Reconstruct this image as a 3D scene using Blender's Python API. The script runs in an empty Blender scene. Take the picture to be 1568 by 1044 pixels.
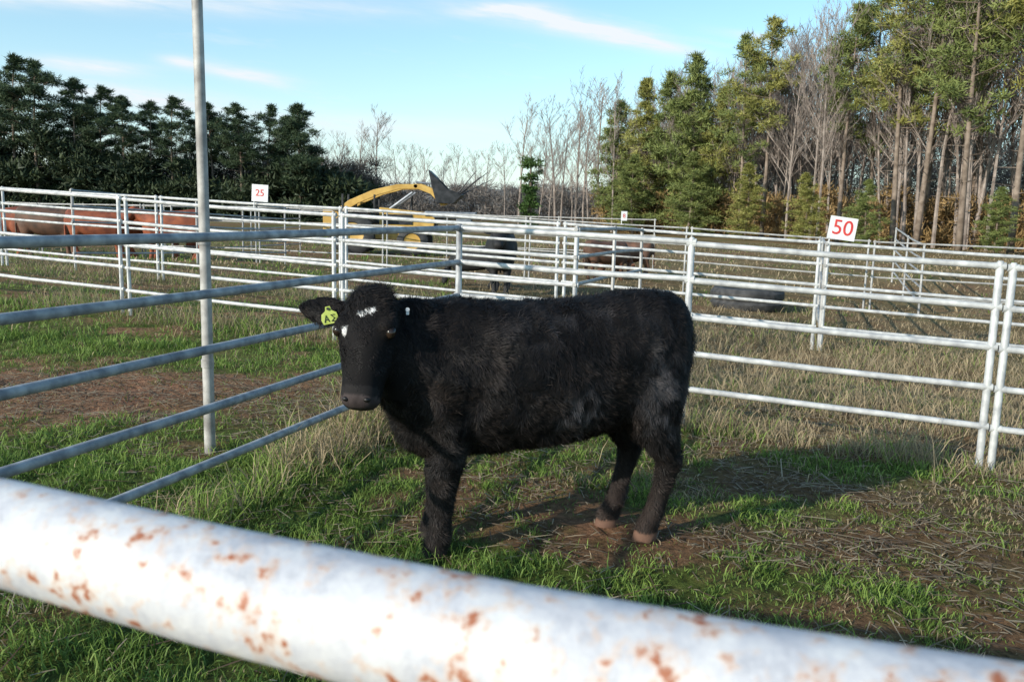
import bpy, math, random
import numpy as np
from mathutils import Vector, Matrix
rng=np.random.default_rng(7); random.seed(7)
scene=bpy.context.scene
COL=scene.collection
# ---------------------------------------------------------------- noise
_T=np.random.default_rng(3).random((256,256))
def vnoise(x,y,s=0):
    x=np.asarray(x,float)+s*17.3; y=np.asarray(y,float)+s*9.1
    xi=np.floor(x).astype(int); yi=np.floor(y).astype(int)
    fx=x-xi; fy=y-yi
    fx=fx*fx*(3-2*fx); fy=fy*fy*(3-2*fy)
    a=_T[xi%256,yi%256]; b=_T[(xi+1)%256,yi%256]; c=_T[xi%256,(yi+1)%256]; d=_T[(xi+1)%256,(yi+1)%256]
    return (a*(1-fx)+b*fx)*(1-fy)+(c*(1-fx)+d*fx)*fy
def fbm(x,y,s=0,o=4):
    v=0;a=.5;t=0
    for i in range(o):
        v=v+a*vnoise(x*2**i,y*2**i,s+i); t+=a; a*=.5
    return v/t
def sstep(a,b,x):
    t=np.clip((np.asarray(x,float)-a)/(b-a),0,1); return t*t*(3-2*t)
def gz(x,y):
    x=np.asarray(x,float); y=np.asarray(y,float)
    zx=np.clip(-.04*x,-.32,.32)
    s=sstep(6,11.5,y)
    z=np.where(x>0,zx,zx*s)
    z=z*(1-sstep(16,25,y))
    near=1-sstep(14,30,np.abs(y))
    z=z+near*(.05*(fbm(x*1.3,y*1.3,5)-.5)+.035*(fbm(x*6,y*6,6)-.5))
    return z
def g(x,y): return float(gz(x,y))
# ---------------------------------------------------------------- mesh helpers
def mesh_np(name,V,tris,mats=(),col=None,midx=None,smooth=False):
    me=bpy.data.meshes.new(name)
    V=np.asarray(V,np.float32); F=np.asarray(tris,np.int32); k=F.shape[1]
    me.vertices.add(len(V)); me.vertices.foreach_set('co',V.ravel())
    me.loops.add(F.size); me.loops.foreach_set('vertex_index',F.ravel())
    me.polygons.add(len(F)); me.polygons.foreach_set('loop_start',np.arange(0,F.size,k,dtype=np.int32))
    if midx is not None: me.polygons.foreach_set('material_index',np.asarray(midx,np.int32))
    me.update(calc_edges=True)
    if smooth: me.polygons.foreach_set('use_smooth',np.ones(len(F),bool))
    if col is not None:
        a=me.color_attributes.new('Col','FLOAT_COLOR','POINT')
        c=np.ones((len(V),4),np.float32); c[:,:3]=col; a.data.foreach_set('color',c.ravel())
    for m in mats: me.materials.append(m)
    return me
def obj(name,me,parent=None,loc=(0,0,0),rot=(0,0,0),sc=(1,1,1)):
    o=bpy.data.objects.new(name,me); COL.objects.link(o); o.location=loc; o.rotation_euler=rot; o.scale=sc
    if parent: o.parent=parent
    return o
def empty(name,loc=(0,0,0),rot=(0,0,0),sc=(1,1,1)):
    return obj(name,None,None,loc,rot,sc)
class MB:
    def __init__(s): s.V=[];s.F=[];s.M=[]
    def add(s,V,F,m=0):
        o=len(s.V); s.V+=[tuple(v) for v in V]; s.F+=[tuple(i+o for i in f) for f in F]; s.M+=[m]*len(F)
    def tube(s,P,R,n=8,m=0,cap=True):
        P=[Vector(p) for p in P]
        if not hasattr(R,'__len__'): R=[R]*len(P)
        V=[];F=[]; pu=None
        for i,p in enumerate(P):
            d=(P[min(i+1,len(P)-1)]-P[max(i-1,0)]).normalized()
            if pu is None:
                pu=d.cross(Vector((0,0,1)) if abs(d.z)<.9 else Vector((1,0,0))).normalized()
            u=(pu-d*pu.dot(d)).normalized(); pu=u; w=d.cross(u)
            for k in range(n):
                a=2*math.pi*k/n; V.append(p+(u*math.cos(a)+w*math.sin(a))*R[i])
        for i in range(len(P)-1):
            for k in range(n):
                a=i*n+k;b=i*n+(k+1)%n; F.append((a,b,b+n,a+n))
        if cap:
            F.append(tuple(range(n))[::-1]); F.append(tuple(range((len(P)-1)*n,len(P)*n)))
        s.add(V,F,m)
    def box(s,c,d,m=0,rz=0,ry=0):
        M=Matrix.Rotation(rz,3,'Z')@Matrix.Rotation(ry,3,'Y')
        V=[Vector(c)+M@Vector((x*d[0]/2,y*d[1]/2,z*d[2]/2)) for x in(-1,1) for y in(-1,1) for z in(-1,1)]
        s.add(V,[(0,1,3,2),(4,6,7,5),(0,4,5,1),(2,3,7,6),(0,2,6,4),(1,5,7,3)],m)
    def extr(s,poly,y0,y1,m=0):   # polygon in XZ extruded along Y
        n=len(poly); V=[(x,y0,z) for x,z in poly]+[(x,y1,z) for x,z in poly]
        F=[tuple(range(n)),tuple(range(n,2*n))[::-1]]+[(i,i+n,(i+1)%n+n,(i+1)%n) for i in range(n)]
        s.add(V,F,m)
    def mesh(s,name,mats,smooth=True,bevel=0):
        me=bpy.data.meshes.new(name); me.from_pydata(s.V,[],s.F); me.update()
        me.polygons.foreach_set('material_index',s.M)
        if smooth:
            me.polygons.foreach_set('use_smooth',[True]*len(s.F))
            me.set_sharp_from_angle(angle=math.radians(40))
        for m in mats: me.materials.append(m)
        return me
# ---------------------------------------------------------------- materials
def newmat(name):
    m=bpy.data.materials.new(name); m.use_nodes=True; nt=m.node_tree
    return m,nt,nt.nodes['Principled BSDF']
def N(nt,t,**k):
    n=nt.nodes.new(t)
    for a,b in k.items():
        if a in n.inputs: n.inputs[a].default_value=b
        else: setattr(n,a,b)
    return n
def ramp(nt,src,stops):
    r=nt.nodes.new('ShaderNodeValToRGB'); nt.links.new(src,r.inputs[0])
    e=r.color_ramp.elements
    while len(e)<len(stops): e.new(.5)
    for i,(p,c) in enumerate(stops): e[i].position=p; e[i].color=(*c,1) if len(c)==3 else c
    return r
def noisemat(name,c1,c2,scale=5,rough=.6,metal=0,bump=0,detail=6,lo=.35,hi=.65):
    m,nt,b=newmat(name); L=nt.links
    tc=N(nt,'ShaderNodeTexCoord'); n=N(nt,'ShaderNodeTexNoise',Scale=scale,Detail=detail); L.new(tc.outputs['Object'],n.inputs['Vector'])
    r=ramp(nt,n.outputs['Fac'],[(lo,c1),(hi,c2)]); L.new(r.outputs[0],b.inputs['Base Color'])
    b.inputs['Roughness'].default_value=rough; b.inputs['Metallic'].default_value=metal
    if bump:
        bp=N(nt,'ShaderNodeBump',Strength=bump,Distance=.02); L.new(n.outputs['Fac'],bp.inputs['Height']); L.new(bp.outputs[0],b.inputs['Normal'])
    return m
def colmat(name,rough=.7,trans=.25,spec=.3,sheen=0):
    m,nt,b=newmat(name); L=nt.links
    a=N(nt,'ShaderNodeAttribute',attribute_name='Col'); L.new(a.outputs['Color'],b.inputs['Base Color'])
    b.inputs['Roughness'].default_value=rough; b.inputs['Specular IOR Level'].default_value=spec
    if trans>0:
        t=N(nt,'ShaderNodeBsdfTranslucent'); L.new(a.outputs['Color'],t.inputs['Color'])
        mx=N(nt,'ShaderNodeMixShader'); mx.inputs[0].default_value=trans
        L.new(b.outputs[0],mx.inputs[1]); L.new(t.outputs[0],mx.inputs[2]); L.new(mx.outputs[0],nt.nodes['Material Output'].inputs[0])
    return m
M_blade=colmat('grass_blades',rough=.6,trans=.3)
M_leaf=colmat('needles',rough=.6,trans=0,spec=.25)
M_fur=colmat('fur',rough=.62,trans=0,spec=.2)
M_skin=colmat('hide',rough=.8,trans=0,spec=.15)
M_bark=noisemat('pine_bark',(.13,.095,.07),(.27,.21,.165),3,.9,bump=.4)
M_bare=noisemat('bare_bark',(.17,.135,.115),(.36,.30,.26),2,.9)
M_galv=noisemat('galvanised_pipe',(.20,.205,.22),(.44,.445,.45),14,.6,.1,bump=.1)
M_galvw=noisemat('galvanised_pipe_weathered',(.32,.325,.33),(.64,.64,.62),11,.55,.1,bump=.08,lo=.3,hi=.7)
M_galvf=noisemat('galvanised_pipe_dull',(.27,.265,.26),(.46,.45,.43),7,.6,.1)
M_rubber=noisemat('black_rubber',(.02,.02,.022),(.05,.05,.05),6,.7)
M_tub=noisemat('rubber_tub',(.028,.028,.029),(.075,.072,.07),7,.75,bump=.2)
M_yel=noisemat('yellow_machine_paint',(.44,.25,.05),(.64,.41,.11),3,.55)
M_white=noisemat('white_board',(.66,.66,.67),(.78,.78,.77),8,.6)
M_red=noisemat('red_paint',(.55,.03,.03),(.65,.06,.05),8,.6)
M_dark=noisemat('dark_steel',(.015,.016,.018),(.05,.05,.055),6,.5,.3)
M_stl=noisemat('grey_steel',(.18,.20,.23),(.30,.32,.35),6,.5,.4)
# rusty painted pipe
def rustmat():
    m,nt,b=newmat('rusty_white_pipe'); L=nt.links
    tc=N(nt,'ShaderNodeTexCoord')
    n0=N(nt,'ShaderNodeTexNoise',Scale=24,Detail=10,Roughness=.75); L.new(tc.outputs['Object'],n0.inputs['Vector'])
    base=ramp(nt,n0.outputs['Fac'],[(.32,(.30,.31,.35)),(.48,(.50,.50,.53)),(.66,(.66,.65,.64))])
    n1=N(nt,'ShaderNodeTexNoise',Scale=105,Detail=5,Roughness=.6); L.new(tc.outputs['Object'],n1.inputs['Vector'])
    n2=N(nt,'ShaderNodeTexNoise',Scale=22,Detail=3); L.new(tc.outputs['Object'],n2.inputs['Vector'])
    ad=N(nt,'ShaderNodeMath',operation='MULTIPLY_ADD'); L.new(n2.outputs['Fac'],ad.inputs[0]); ad.inputs[1].default_value=.35; L.new(n1.outputs['Fac'],ad.inputs[2])
    sp=ramp(nt,ad.outputs[0],[(.765,(0,0,0)),(.84,(1,1,1))])
    st=ramp(nt,ad.outputs[0],[(.66,(0,0,0)),(.82,(.65,.65,.65))])
    m1=N(nt,'ShaderNodeMix',data_type='RGBA'); L.new(st.outputs[0],m1.inputs[0]); L.new(base.outputs[0],m1.inputs[6]); m1.inputs[7].default_value=(.62,.40,.25,1)
    m2=N(nt,'ShaderNodeMix',data_type='RGBA'); L.new(sp.outputs[0],m2.inputs[0]); L.new(m1.outputs[2],m2.inputs[6]); m2.inputs[7].default_value=(.33,.11,.05,1)
    L.new(m2.outputs[2],b.inputs['Base Color']); b.inputs['Roughness'].default_value=.55
    bp=N(nt,'ShaderNodeBump',Strength=.4,Distance=.002); L.new(n1.outputs['Fac'],bp.inputs['Height']); L.new(bp.outputs[0],b.inputs['Normal'])
    return m
M_rust=rustmat()
# ---------------------------------------------------------------- ground colour logic
def gauss(x,y,cx,cy,sx,sy): return np.exp(-(((x-cx)/sx)**2+((y-cy)/sy)**2))
def bline(x): return 6.85-.341*x
def dirt(x,y):
    n=fbm(x*1.1,y*1.7,11)
    d=sstep(.45,.60,n)*.9
    d=np.maximum(d,1.6*gauss(x,y,-3.6,6.7,2.4,.95)); d=np.maximum(d,1.2*gauss(x,y,-1.8,7.1,1.0,.6))
    d=np.maximum(d,1.2*gauss(x,y,2.1,4.05,1.0,.45)); d=np.maximum(d,1.2*gauss(x,y,1.55,5.1,.85,.4))
    d=np.maximum(d,1.3*gauss(x,y,.75,4.1,.7,.3)); d=np.maximum(d,.9*gauss(x,y,1.3,3.3,.8,.35)); d=np.maximum(d,1.0*gauss(x,y,.1,4.6,.5,.4))
    gr=1.1*gauss(x,y,-1.0,2.9,1.1,1.1)+.9*gauss(x,y,-3.2,8.9,2.8,.6)+.9*gauss(x,y,2.4,5.5,1.0,.3)+1.0*gauss(x,y,-2.6,4.7,1.3,.7)+.6*gauss(x,y,.3,3.0,.6,.4)+.6*gauss(x,y,1.8,3.45,.9,.25)
    n2=fbm(x*4,y*5,14)
    n3=fbm(x*11,y*13,15,2)
    return np.clip(d-gr+(n2-.5)*1.4+(n3-.5)*1.0,0,1)
def dry(x,y):
    n=fbm(x*.5,y*.8,21)
    out=sstep(-.1,.3,y-bline(x))*sstep(-1.2,.2,x)
    far=sstep(9.5,14,y)*np.where(x<-1,.5,.95)
    v=np.maximum(out*.9,far)+(n-.5)*1.0-.14
    v=v+.8*(fbm(x*3,y*3,23)-.5)+.10
    return np.clip(v,0,1)
GREEN1=np.array([.085,.165,.028]); GREEN2=np.array([.27,.38,.08]); TAN=np.array([.50,.39,.24]); DIRT=np.array([.20,.120,.075]); DIRTR=np.array([.26,.150,.10])
def lin(a,b,t): t=np.asarray(t)[...,None]; return a*(1-t)+b*t
def axis(lo,hi,step,far):
    a=list(np.arange(lo,hi,step)); s=step; v=a[-1]
    while v<far: s*=1.18; v+=s; a.append(v)
    s=step; v=a[0]; pre=[]
    while v>-far: s*=1.18; v-=s; pre.append(v)
    return np.array(pre[::-1]+a)
xs=axis(-6,7,.04,2500); ys=axis(0,13,.04,2500)
X,Y=np.meshgrid(xs,ys); nx=len(xs); ny=len(ys)
Z=gz(X,Y)
fx=X.ravel(); fy=Y.ravel()
Vg=np.stack([fx,fy,Z.ravel()],1)
I=(np.arange(ny-1)[:,None]*nx+np.arange(nx-1)[None,:]).ravel()
Fg=np.stack([I,I+1,I+1+nx,I+nx],1)
d=dirt(fx,fy); dr=dry(fx,fy)
cg=lin(lin(GREEN1*.7,TAN*.55,dr),lin(DIRT,DIRTR,sstep(-1,-2.5,fx)),np.clip(d*(1-.5*dr)+.2,0,1))
Mg,nt,b=newmat('pasture_ground'); L=nt.links
a=N(nt,'ShaderNodeAttribute',attribute_name='Col'); tc=N(nt,'ShaderNodeTexCoord')
n1=N(nt,'ShaderNodeTexNoise',Scale=22,Detail=10,Roughness=.7); L.new(tc.outputs['Object'],n1.inputs['Vector'])
r1=ramp(nt,n1.outputs['Fac'],[(.3,(.30,.27,.25)),(.7,(1.6,1.6,1.6))])
n2=N(nt,'ShaderNodeTexNoise',Scale=.35,Detail=8,Roughness=.65); L.new(tc.outputs['Object'],n2.inputs['Vector'])
r2=ramp(nt,n2.outputs['Fac'],[(.35,(.7,.85,.6)),(.65,(1.25,1.1,1.0))])
mm=N(nt,'ShaderNodeMix',data_type='RGBA',blend_type='MULTIPLY'); mm.inputs[0].default_value=1; L.new(a.outputs['Color'],mm.inputs[6]); L.new(r1.outputs[0],mm.inputs[7])
m3=N(nt,'ShaderNodeMix',data_type='RGBA',blend_type='MULTIPLY'); m3.inputs[0].default_value=1; L.new(mm.outputs[2],m3.inputs[6]); L.new(r2.outputs[0],m3.inputs[7])
L.new(m3.outputs[2],b.inputs['Base Color']); b.inputs['Roughness'].default_value=.95; b.inputs['Specular IOR Level'].default_value=.1
bp=N(nt,'ShaderNodeBump',Strength=1.0,Distance=.05); L.new(n1.outputs['Fac'],bp.inputs['Height']); L.new(bp.outputs[0],b.inputs['Normal'])
obj('ground',mesh_np('ground',Vg,Fg,[Mg],col=cg,smooth=True))
# ---------------------------------------------------------------- grass
def blades(P,L,W,lean,C,az=None,flat=None):
    n=len(P)
    if az is None: az=rng.random(n)*2*np.pi
    D=np.stack([np.cos(az),np.sin(az),np.zeros(n)],1)
    fa=rng.random(n)*2*np.pi
    S=np.stack([np.cos(fa),np.sin(fa),np.zeros(n)],1)*W[:,None]/2
    up=np.zeros((n,3)); up[:,2]=1
    lv=lean[:,None]; L=L[:,None]
    mid=P+up*L*.55*np.sqrt(np.clip(1-lv**2*.5,0,1))+D*L*lv*.4
    tip=mid+(up*L*.45*np.clip(1-lv,.02,1))+D*L*lv*.6
    V=np.stack([P-S,P+S,mid-S*.75,mid+S*.75,tip],1).reshape(-1,3)
    b=(np.arange(n)*5)[:,None]
    F=np.concatenate([b+np.array([0,1,3]),b+np.array([0,3,2]),b+np.array([2,3,4])],1).reshape(-1,3)
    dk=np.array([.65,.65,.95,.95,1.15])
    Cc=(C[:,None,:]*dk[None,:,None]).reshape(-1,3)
    return V,F,Cc
def scatter(n,y0,y1,pw=1.):
    t=rng.random(n); y=(y0**pw+(y1**pw-y0**pw)*t)**(1/pw)
    x=(rng.random(n)*2-1)*(.72*y+.7)
    return x,y
VV=[];FF=[];CC=[];off=0
def addb(r):
    global off
    V,F,C=r; VV.append(V);FF.append(F+off);CC.append(C);off+=len(V)
def field(n,y0,y1,pw,h0,w0,keepdirt,con=1.):
    x,y=scatter(n,y0,y1,pw)
    nt_=n//11; k=rng.integers(0,nt_,n); tuft=rng.random(n)<.66*con
    sp=.016+.006*y
    x=np.where(tuft,x[k]+rng.normal(0,1,n)*sp[k],x); y=np.where(tuft,y[k]+rng.normal(0,1,n)*sp[k],y)
    d=dirt(x,y); dr=dry(x,y)
    cl=fbm(x*5,y*5,31,3)
    q=rng.random(n)<np.clip(1.02-d*(1-keepdirt),0,1)*np.clip(-.35+cl*2.4,0,1)
    x=x[q];y=y[q];d=d[q];dr=dr[q];cl=cl[q];m=len(x); tk=(k[q]*7919%1000)/1000.; tf=tuft[q]
    P=np.stack([x,y,gz(x,y)-.004],1)
    c=lin(GREEN1,GREEN2,np.clip(rng.random(m)*.5+np.where(tf,tk,.4)*.5+(fbm(x*2,y*2,33)-.45),0,1))
    rnd=np.where(tf,.6*tk+.4*rng.random(m),rng.random(m))
    isdry=rnd<np.clip(dr*.9+d*.42+.05,0,1)
    c=np.where(isdry[:,None],lin(TAN*.45,TAN*1.15,rng.random(m)),c)
    L=h0*(.35+rng.random(m)**1.5*1.1)*(.15+1.7*cl)*(1-.5*d)*np.where(tf,.8+.6*tk,.7)
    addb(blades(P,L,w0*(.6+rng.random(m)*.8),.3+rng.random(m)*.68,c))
field(150000,1.2,5.0,1.7,.060,.0050,.12)
field(120000,4.6,9.0,1.7,.070,.0068,.12)
field(75000,8.5,18,1.5,.11,.011,.3)
field(50000,17,50,1.3,.15,.03,.5,.5)
V=np.concatenate(VV);F=np.concatenate(FF);C=np.concatenate(CC)
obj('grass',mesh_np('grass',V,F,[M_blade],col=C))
VV=[];FF=[];CC=[];off=0
def straw(n,y0,y1,pw=1.6,wd=.0035,L0=.03,L1=.2):
    x,y=scatter(n,y0,y1,pw); dd=dirt(x,y); mat_=fbm(x*2.5,y*3,71,3); k=rng.random(n)<(.2+dd*.7)*np.clip(-.9+mat_*3.2,0.04,1); x=x[k];y=y[k];m=len(x)
    az=rng.random(m)*6.28; L=L0+rng.random(m)**3*L1; W=np.full(m,wd)+rng.random(m)*.002
    P=np.stack([x,y,gz(x,y)+.006+rng.random(m)*.025],1)
    D=np.stack([np.cos(az),np.sin(az),(rng.random(m)-.5)*.25],1); S=np.stack([-np.sin(az),np.cos(az),np.zeros(m)],1)*W[:,None]/2
    U=np.zeros((m,3));U[:,2]=.002
    a=P;b_=P+D*L[:,None]
    V=np.stack([a-S,a+S,b_+S,b_-S,(a+b_)/2+U*2],1).reshape(-1,3)
    i=(np.arange(m)*5)[:,None]
    F=np.concatenate([i+np.array(q) for q in([0,1,4],[1,2,4],[2,3,4],[3,0,4])],1).reshape(-1,3)
    c=lin(np.array([.16,.10,.065]),np.array([.56,.46,.31]),rng.random(m)**1.6)
    return V,F,np.repeat(c,5,0)
addb(straw(34000,1.5,7.5)); addb(straw(900,2,7,1.6,.006,.12,.25))
def weeds(n,fn,h,tan=.85):
    t=rng.random(n); x,y=fn(t,n); P=np.stack([x,y,gz(x,y)-.01],1)
    cl=fbm(x*3,y*3,41,2)
    L=h*(.3+rng.random(n)**1.7)*(.15+1.8*cl); c=lin(TAN*.55,TAN*1.25,rng.random(n)); gm=rng.random(n)>tan
    c=np.where(gm[:,None],GREEN2[None],c)
    addb(blades(P,L,.0035+rng.random(n)*.004,.25+rng.random(n)*.74,c))
def line(x0,y0,x1,y1,sp): return lambda t,n:(x0+(x1-x0)*t+rng.normal(0,sp,n),y0+(y1-y0)*t+rng.normal(0,sp,n))
weeds(2600,line(-1.75,3.2,-.45,7.0,.09),.20,.35)
weeds(5000,line(-.45,6.95,5.5,4.97,.13),.24,.82)
weeds(1700,line(-1.25,4.9,-.85,6.0,.13),.42,.90)
weeds(10000,line(.5,8.2,6,6.5,.75),.24,.95)
weeds(6000,line(1.5,10.2,8,8.0,.7),.24,.95)
weeds(4500,line(-6,11.0,0.6,8.7,.35),.28,.7)
weeds(6000,line(-8,15.2,7,10.2,.5),.32,.9)
V=np.concatenate(VV);F=np.concatenate(FF);C=np.concatenate(CC)
obj('dry_grass',mesh_np('dry_grass',V,F,[M_blade],col=C))
# ---------------------------------------------------------------- fences
HT=[1.40,1.125,.85,.575,.30]
def fence(name,p0,p1,ts,mat,r=.0225,dbl=True,hs=HT,gap=.055,n=10,pr=None,wob=.008):
    mb=MB(); p0=Vector(p0);p1=Vector(p1); d=(p1-p0); Ln=d.length; u=d/Ln; pr=pr or r*1.12
    pts=[p0+d*t for t in ts]
    jz=[random.uniform(-wob,wob) for _ in pts]
    for i,p in enumerate(pts):
        offs=[-gap,gap] if (dbl and 0<i<len(pts)-1) else [0]
        for o_ in offs:
            q=p+u*o_; z=g(q.x,q.y); hh=hs[0]+jz[i]
            a=random.uniform(-.012,.012)
            mb.tube([(q.x+a,q.y,z+.0),(q.x,q.y,z+hh+.02),(q.x,q.y,z+hh+.035)],[pr,pr,pr*.6],n)
            for h in hs:
                mb.tube([(q.x-u.x*.035,q.y-u.y*.035,z+h+jz[i]),(q.x+u.x*.035,q.y+u.y*.035,z+h+jz[i])],r*1.12,n)
    for i in range(len(pts)-1):
        a=pts[i]; b_=pts[i+1]; s=gap if dbl and i>0 else 0; e=gap if dbl and i<len(pts)-2 else 0
        a=a+u*s; b_=b_-u*e
        za=g(a.x,a.y)+jz[i]; zb=g(b_.x,b_.y)+jz[i+1]
        for h in hs:
            mid=(a+b_)/2; sag=random.uniform(-.014,.006)
            mb.tube([(a.x,a.y,za+h),(mid.x,mid.y,(za+zb)/2+h+sag),(b_.x,b_.y,zb+h)],r,n)
    return obj(name,mb.mesh(name,[mat]))
def A(y): return (-.45+.341*(y-7),y)
def B(x): return (x,7.0-.153-.341*x)
fence('pipe_fence',A(.75),A(7.0),[0,.01,1],M_galv,dbl=False,n=16)
fence('pipe_fence',B(-.45),B(1.32),[0,1],M_galvw,dbl=False,n=14)
fence('pipe_fence',B(1.32),B(7.3),[0,.33,.66,1],M_galvw,n=14,gap=.04)
def Yr(c): return lambda x:(x,c-.341*x)
def row(c,x0,x1,step,x_ref,mat=M_galvw,r=.0215,n=8,dbl=True,hs=HT):
    f=Yr(c); L_=x1-x0; x=x_ref-step*math.floor((x_ref-x0)/step)
    ts=sorted(set([0]+[ (v-x0)/L_ for v in np.arange(x,x1,step) if v-x0>.3 and x1-v>.3]+[1]))
    fence('pipe_fence',f(x0),f(x1),ts,mat,r,dbl,hs,n=n)
row(8.78,-11,.62,2.8,-4.74)
row(12.53,-14.5,9.5,3.35,.67)
row(19.5,-19,14,3.4,.3,r=.018,n=6,mat=M_galvf,hs=[1.40,1.05,.70,.35])
row(26,-24,4,3.4,1.3,r=.018,n=6,mat=M_galvf,dbl=False,hs=[1.40,.95,.45])
def perp(x,c,L_,n_=6,k=2):
    x0,y0=x,c-.341*x; e=(x0+.3228*L_,y0+.9465*L_)
    fence('pipe_fence',(x0,y0),e,list(np.linspace(0,1,k+1)),M_galvf,.0205,False,n=n_)
perp(.62,8.78,3.55); perp(-7.8,12.53,6.5); perp(4.05,12.53,6.5)
perp(-9.,19.5,6); perp(8,19.5,6)
# front rail fence right at the photographer
mb=MB()
R0=.0252
for h in [1.387,1.11,.83,.56,.29]:
    pts=[(-2.3,1.02),(-1.2,.70),(-.60,.505),(-.253,.404),(-.12,.346),(.003,.2975),(.09,.269),(.17,.2465),(.25,.226),(.45,.17),(1.2,-.03),(2.2,-.28)]
    mb.tube([(x,y,h) for x,y in pts],R0,48)
for (x,y) in [(-1.45,.776),(1.15,-.02)]:
    mb.tube([(x,y-.055,g(x,y)-.05),(x,y-.055,1.42)],.027,24)
obj('rusty_pipe_fence',mb.mesh('rusty_pipe_fence',[M_rust]))
# tall pole
mb=MB(); px,py=-1.875,5.18; zz=g(px,py)
mb.tube([(px,py,zz-.02),(px+.004,py,zz+1.5),(px-.004,py,zz+4.3),(px-.004,py,zz+4.33)],[.034,.032,.029,.015],20)
mb.tube([(px,py,zz+1.30),(px,py,zz+1.36)],.038,20); mb.tube([(px,py,zz+.55),(px,py,zz+.6)],.038,20)
M_pole=noisemat('pole_weathered',(.24,.225,.21),(.50,.48,.45),9,.65,.1,bump=.1)
obj('metal_pole',mb.mesh('metal_pole',[M_pole]))
# number signs
def sign(loc,w,h,txt,rz,ry,ts):
    e=empty('number_sign',loc,(0,ry,rz))
    mb=MB(); mb.box((0,0,0),(w,.012,h)); mb.tube([(-w*.38,.02,-h*.9),(-w*.38,.02,h*.3)],.008,8)
    me=mb.mesh('board',[M_white],False); o=obj('board',me,e)
    cu=bpy.data.curves.new('digits','FONT'); cu.body=txt; cu.size=ts; cu.align_x='CENTER'; cu.align_y='CENTER'; cu.extrude=.001; cu.offset=.001
    cu.materials.append(M_red); t=bpy.data.objects.new('digits',cu); COL.objects.link(t); t.parent=e; t.location=(0,-.0085,0); t.rotation_euler=(math.pi/2,0,0)
sign((4.22,11.1,1.43),.345,.29,'50',-.1,.12,.27)
sign((-4.1,13.87,1.73),.27,.27,'25',-.1,.05,.15)
sign((2.35,18.6,1.5),.13,.2,'8',0,.0,.12)
# ---------------------------------------------------------------- cattle
def loft(mb,rings,n=22,e=2.0):
    V=[];F=[]
    for c,u,v in rings:
        c=Vector(c);u=Vector(u);v=Vector(v)
        for k in range(n):
            a=2*math.pi*k/n; ca=math.cos(a);sa=math.sin(a)
            V.append(c+u*math.copysign(abs(ca)**(2/e),ca)+v*math.copysign(abs(sa)**(2/e),sa))
    m=len(rings)
    for i in range(m-1):
        for k in range(n):
            a=i*n+k;b=i*n+(k+1)%n; F.append((a,b,b+n,a+n))
    F.append(tuple(range(n))[::-1]); F.append(tuple(range((m-1)*n,m*n)))
    mb.add(V,F)
def limb(mb,P,k=1.0):
    loft(mb,[((x,y,z),(rx*k,0,0),(0,ry*k,0)) for x,y,z,rx,ry in P],18)
BODY=[(-.705,1.0,.90,.05),(-.695,1.10,.82,.10),(-.665,1.165,.74,.17),(-.60,1.205,.67,.225),(-.50,1.215,.61,.255),(-.36,1.205,.56,.27),(-.2,1.18,.515,.29),(-.02,1.165,.49,.305),(.15,1.16,.475,.305),(.32,1.165,.465,.285),(.46,1.175,.455,.255),(.58,1.165,.45,.215),(.67,1.13,.49,.16),(.73,1.05,.58,.10),(.76,.95,.68,.05)]
def bodyparts(mb,stagger=True):
    loft(mb,[((x,0,(t+b_)/2),(0,w,0),(0,0,(t-b_)/2)) for x,t,b_,w in BODY],28,2.25)
    H1=[(-.49,.11,1.06,.13,.09),(-.475,.13,.92,.20,.12),(-.46,.145,.76,.19,.125),(-.475,.15,.64,.155,.105),(-.505,.145,.54,.12,.085),(-.555,.135,.46,.085,.065),(-.592,.13,.40,.068,.055),(-.580,.125,.33,.054,.046),(-.555,.12,.22,.047,.042),(-.53,.12,.14,.052,.047),(-.505,.12,.09,.057,.050),(-.495,.12,.05,.058,.054),(-.485,.12,.0,.064,.058)]
    limb(mb,H1)
    dx=[0,.01,.02,.04,.065,.08,.09,.095,.105,.115,.12,.12,.12] if stagger else [0]*13
    limb(mb,[(x+a,-y+(.035 if i>8 and stagger else 0),z,rx,ry) for i,((x,y,z,rx,ry),a) in enumerate(zip(H1,dx))])
    F1=[(.46,.11,1.0,.11,.09),(.49,.15,.86,.155,.115),(.50,.16,.72,.145,.105),(.49,.15,.60,.11,.09),(.495,.14,.50,.086,.076),(.505,.13,.42,.073,.066),(.515,.125,.35,.071,.064),(.52,.122,.29,.060,.054),(.525,.12,.20,.050,.046),(.53,.12,.13,.054,.050),(.54,.12,.085,.059,.054),(.55,.12,.04,.060,.055),(.56,.12,.0,.064,.058)]
    limb(mb,F1); limb(mb,[(x-.02,-y+.02,z,rx,ry) for x,y,z,rx,ry in F1])
def headframe(P,a):
    a=Vector(a).normalized(); s=a.cross(Vector((0,0,1))).normalized(); t=s.cross(a)
    return Vector(P),a,s,t
HR=[(-.035,.045,.04,-.035),(-.01,.085,.07,-.035),(.05,.110,.10,-.045),(.12,.125,.125,-.06),(.19,.128,.135,-.065),(.25,.116,.13,-.062),(.32,.098,.112,-.052),(.38,.084,.095,-.042),(.425,.084,.085,-.036),(.46,.083,.075,-.032),(.482,.070,.058,-.032),(.497,.045,.035,-.032)]
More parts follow.
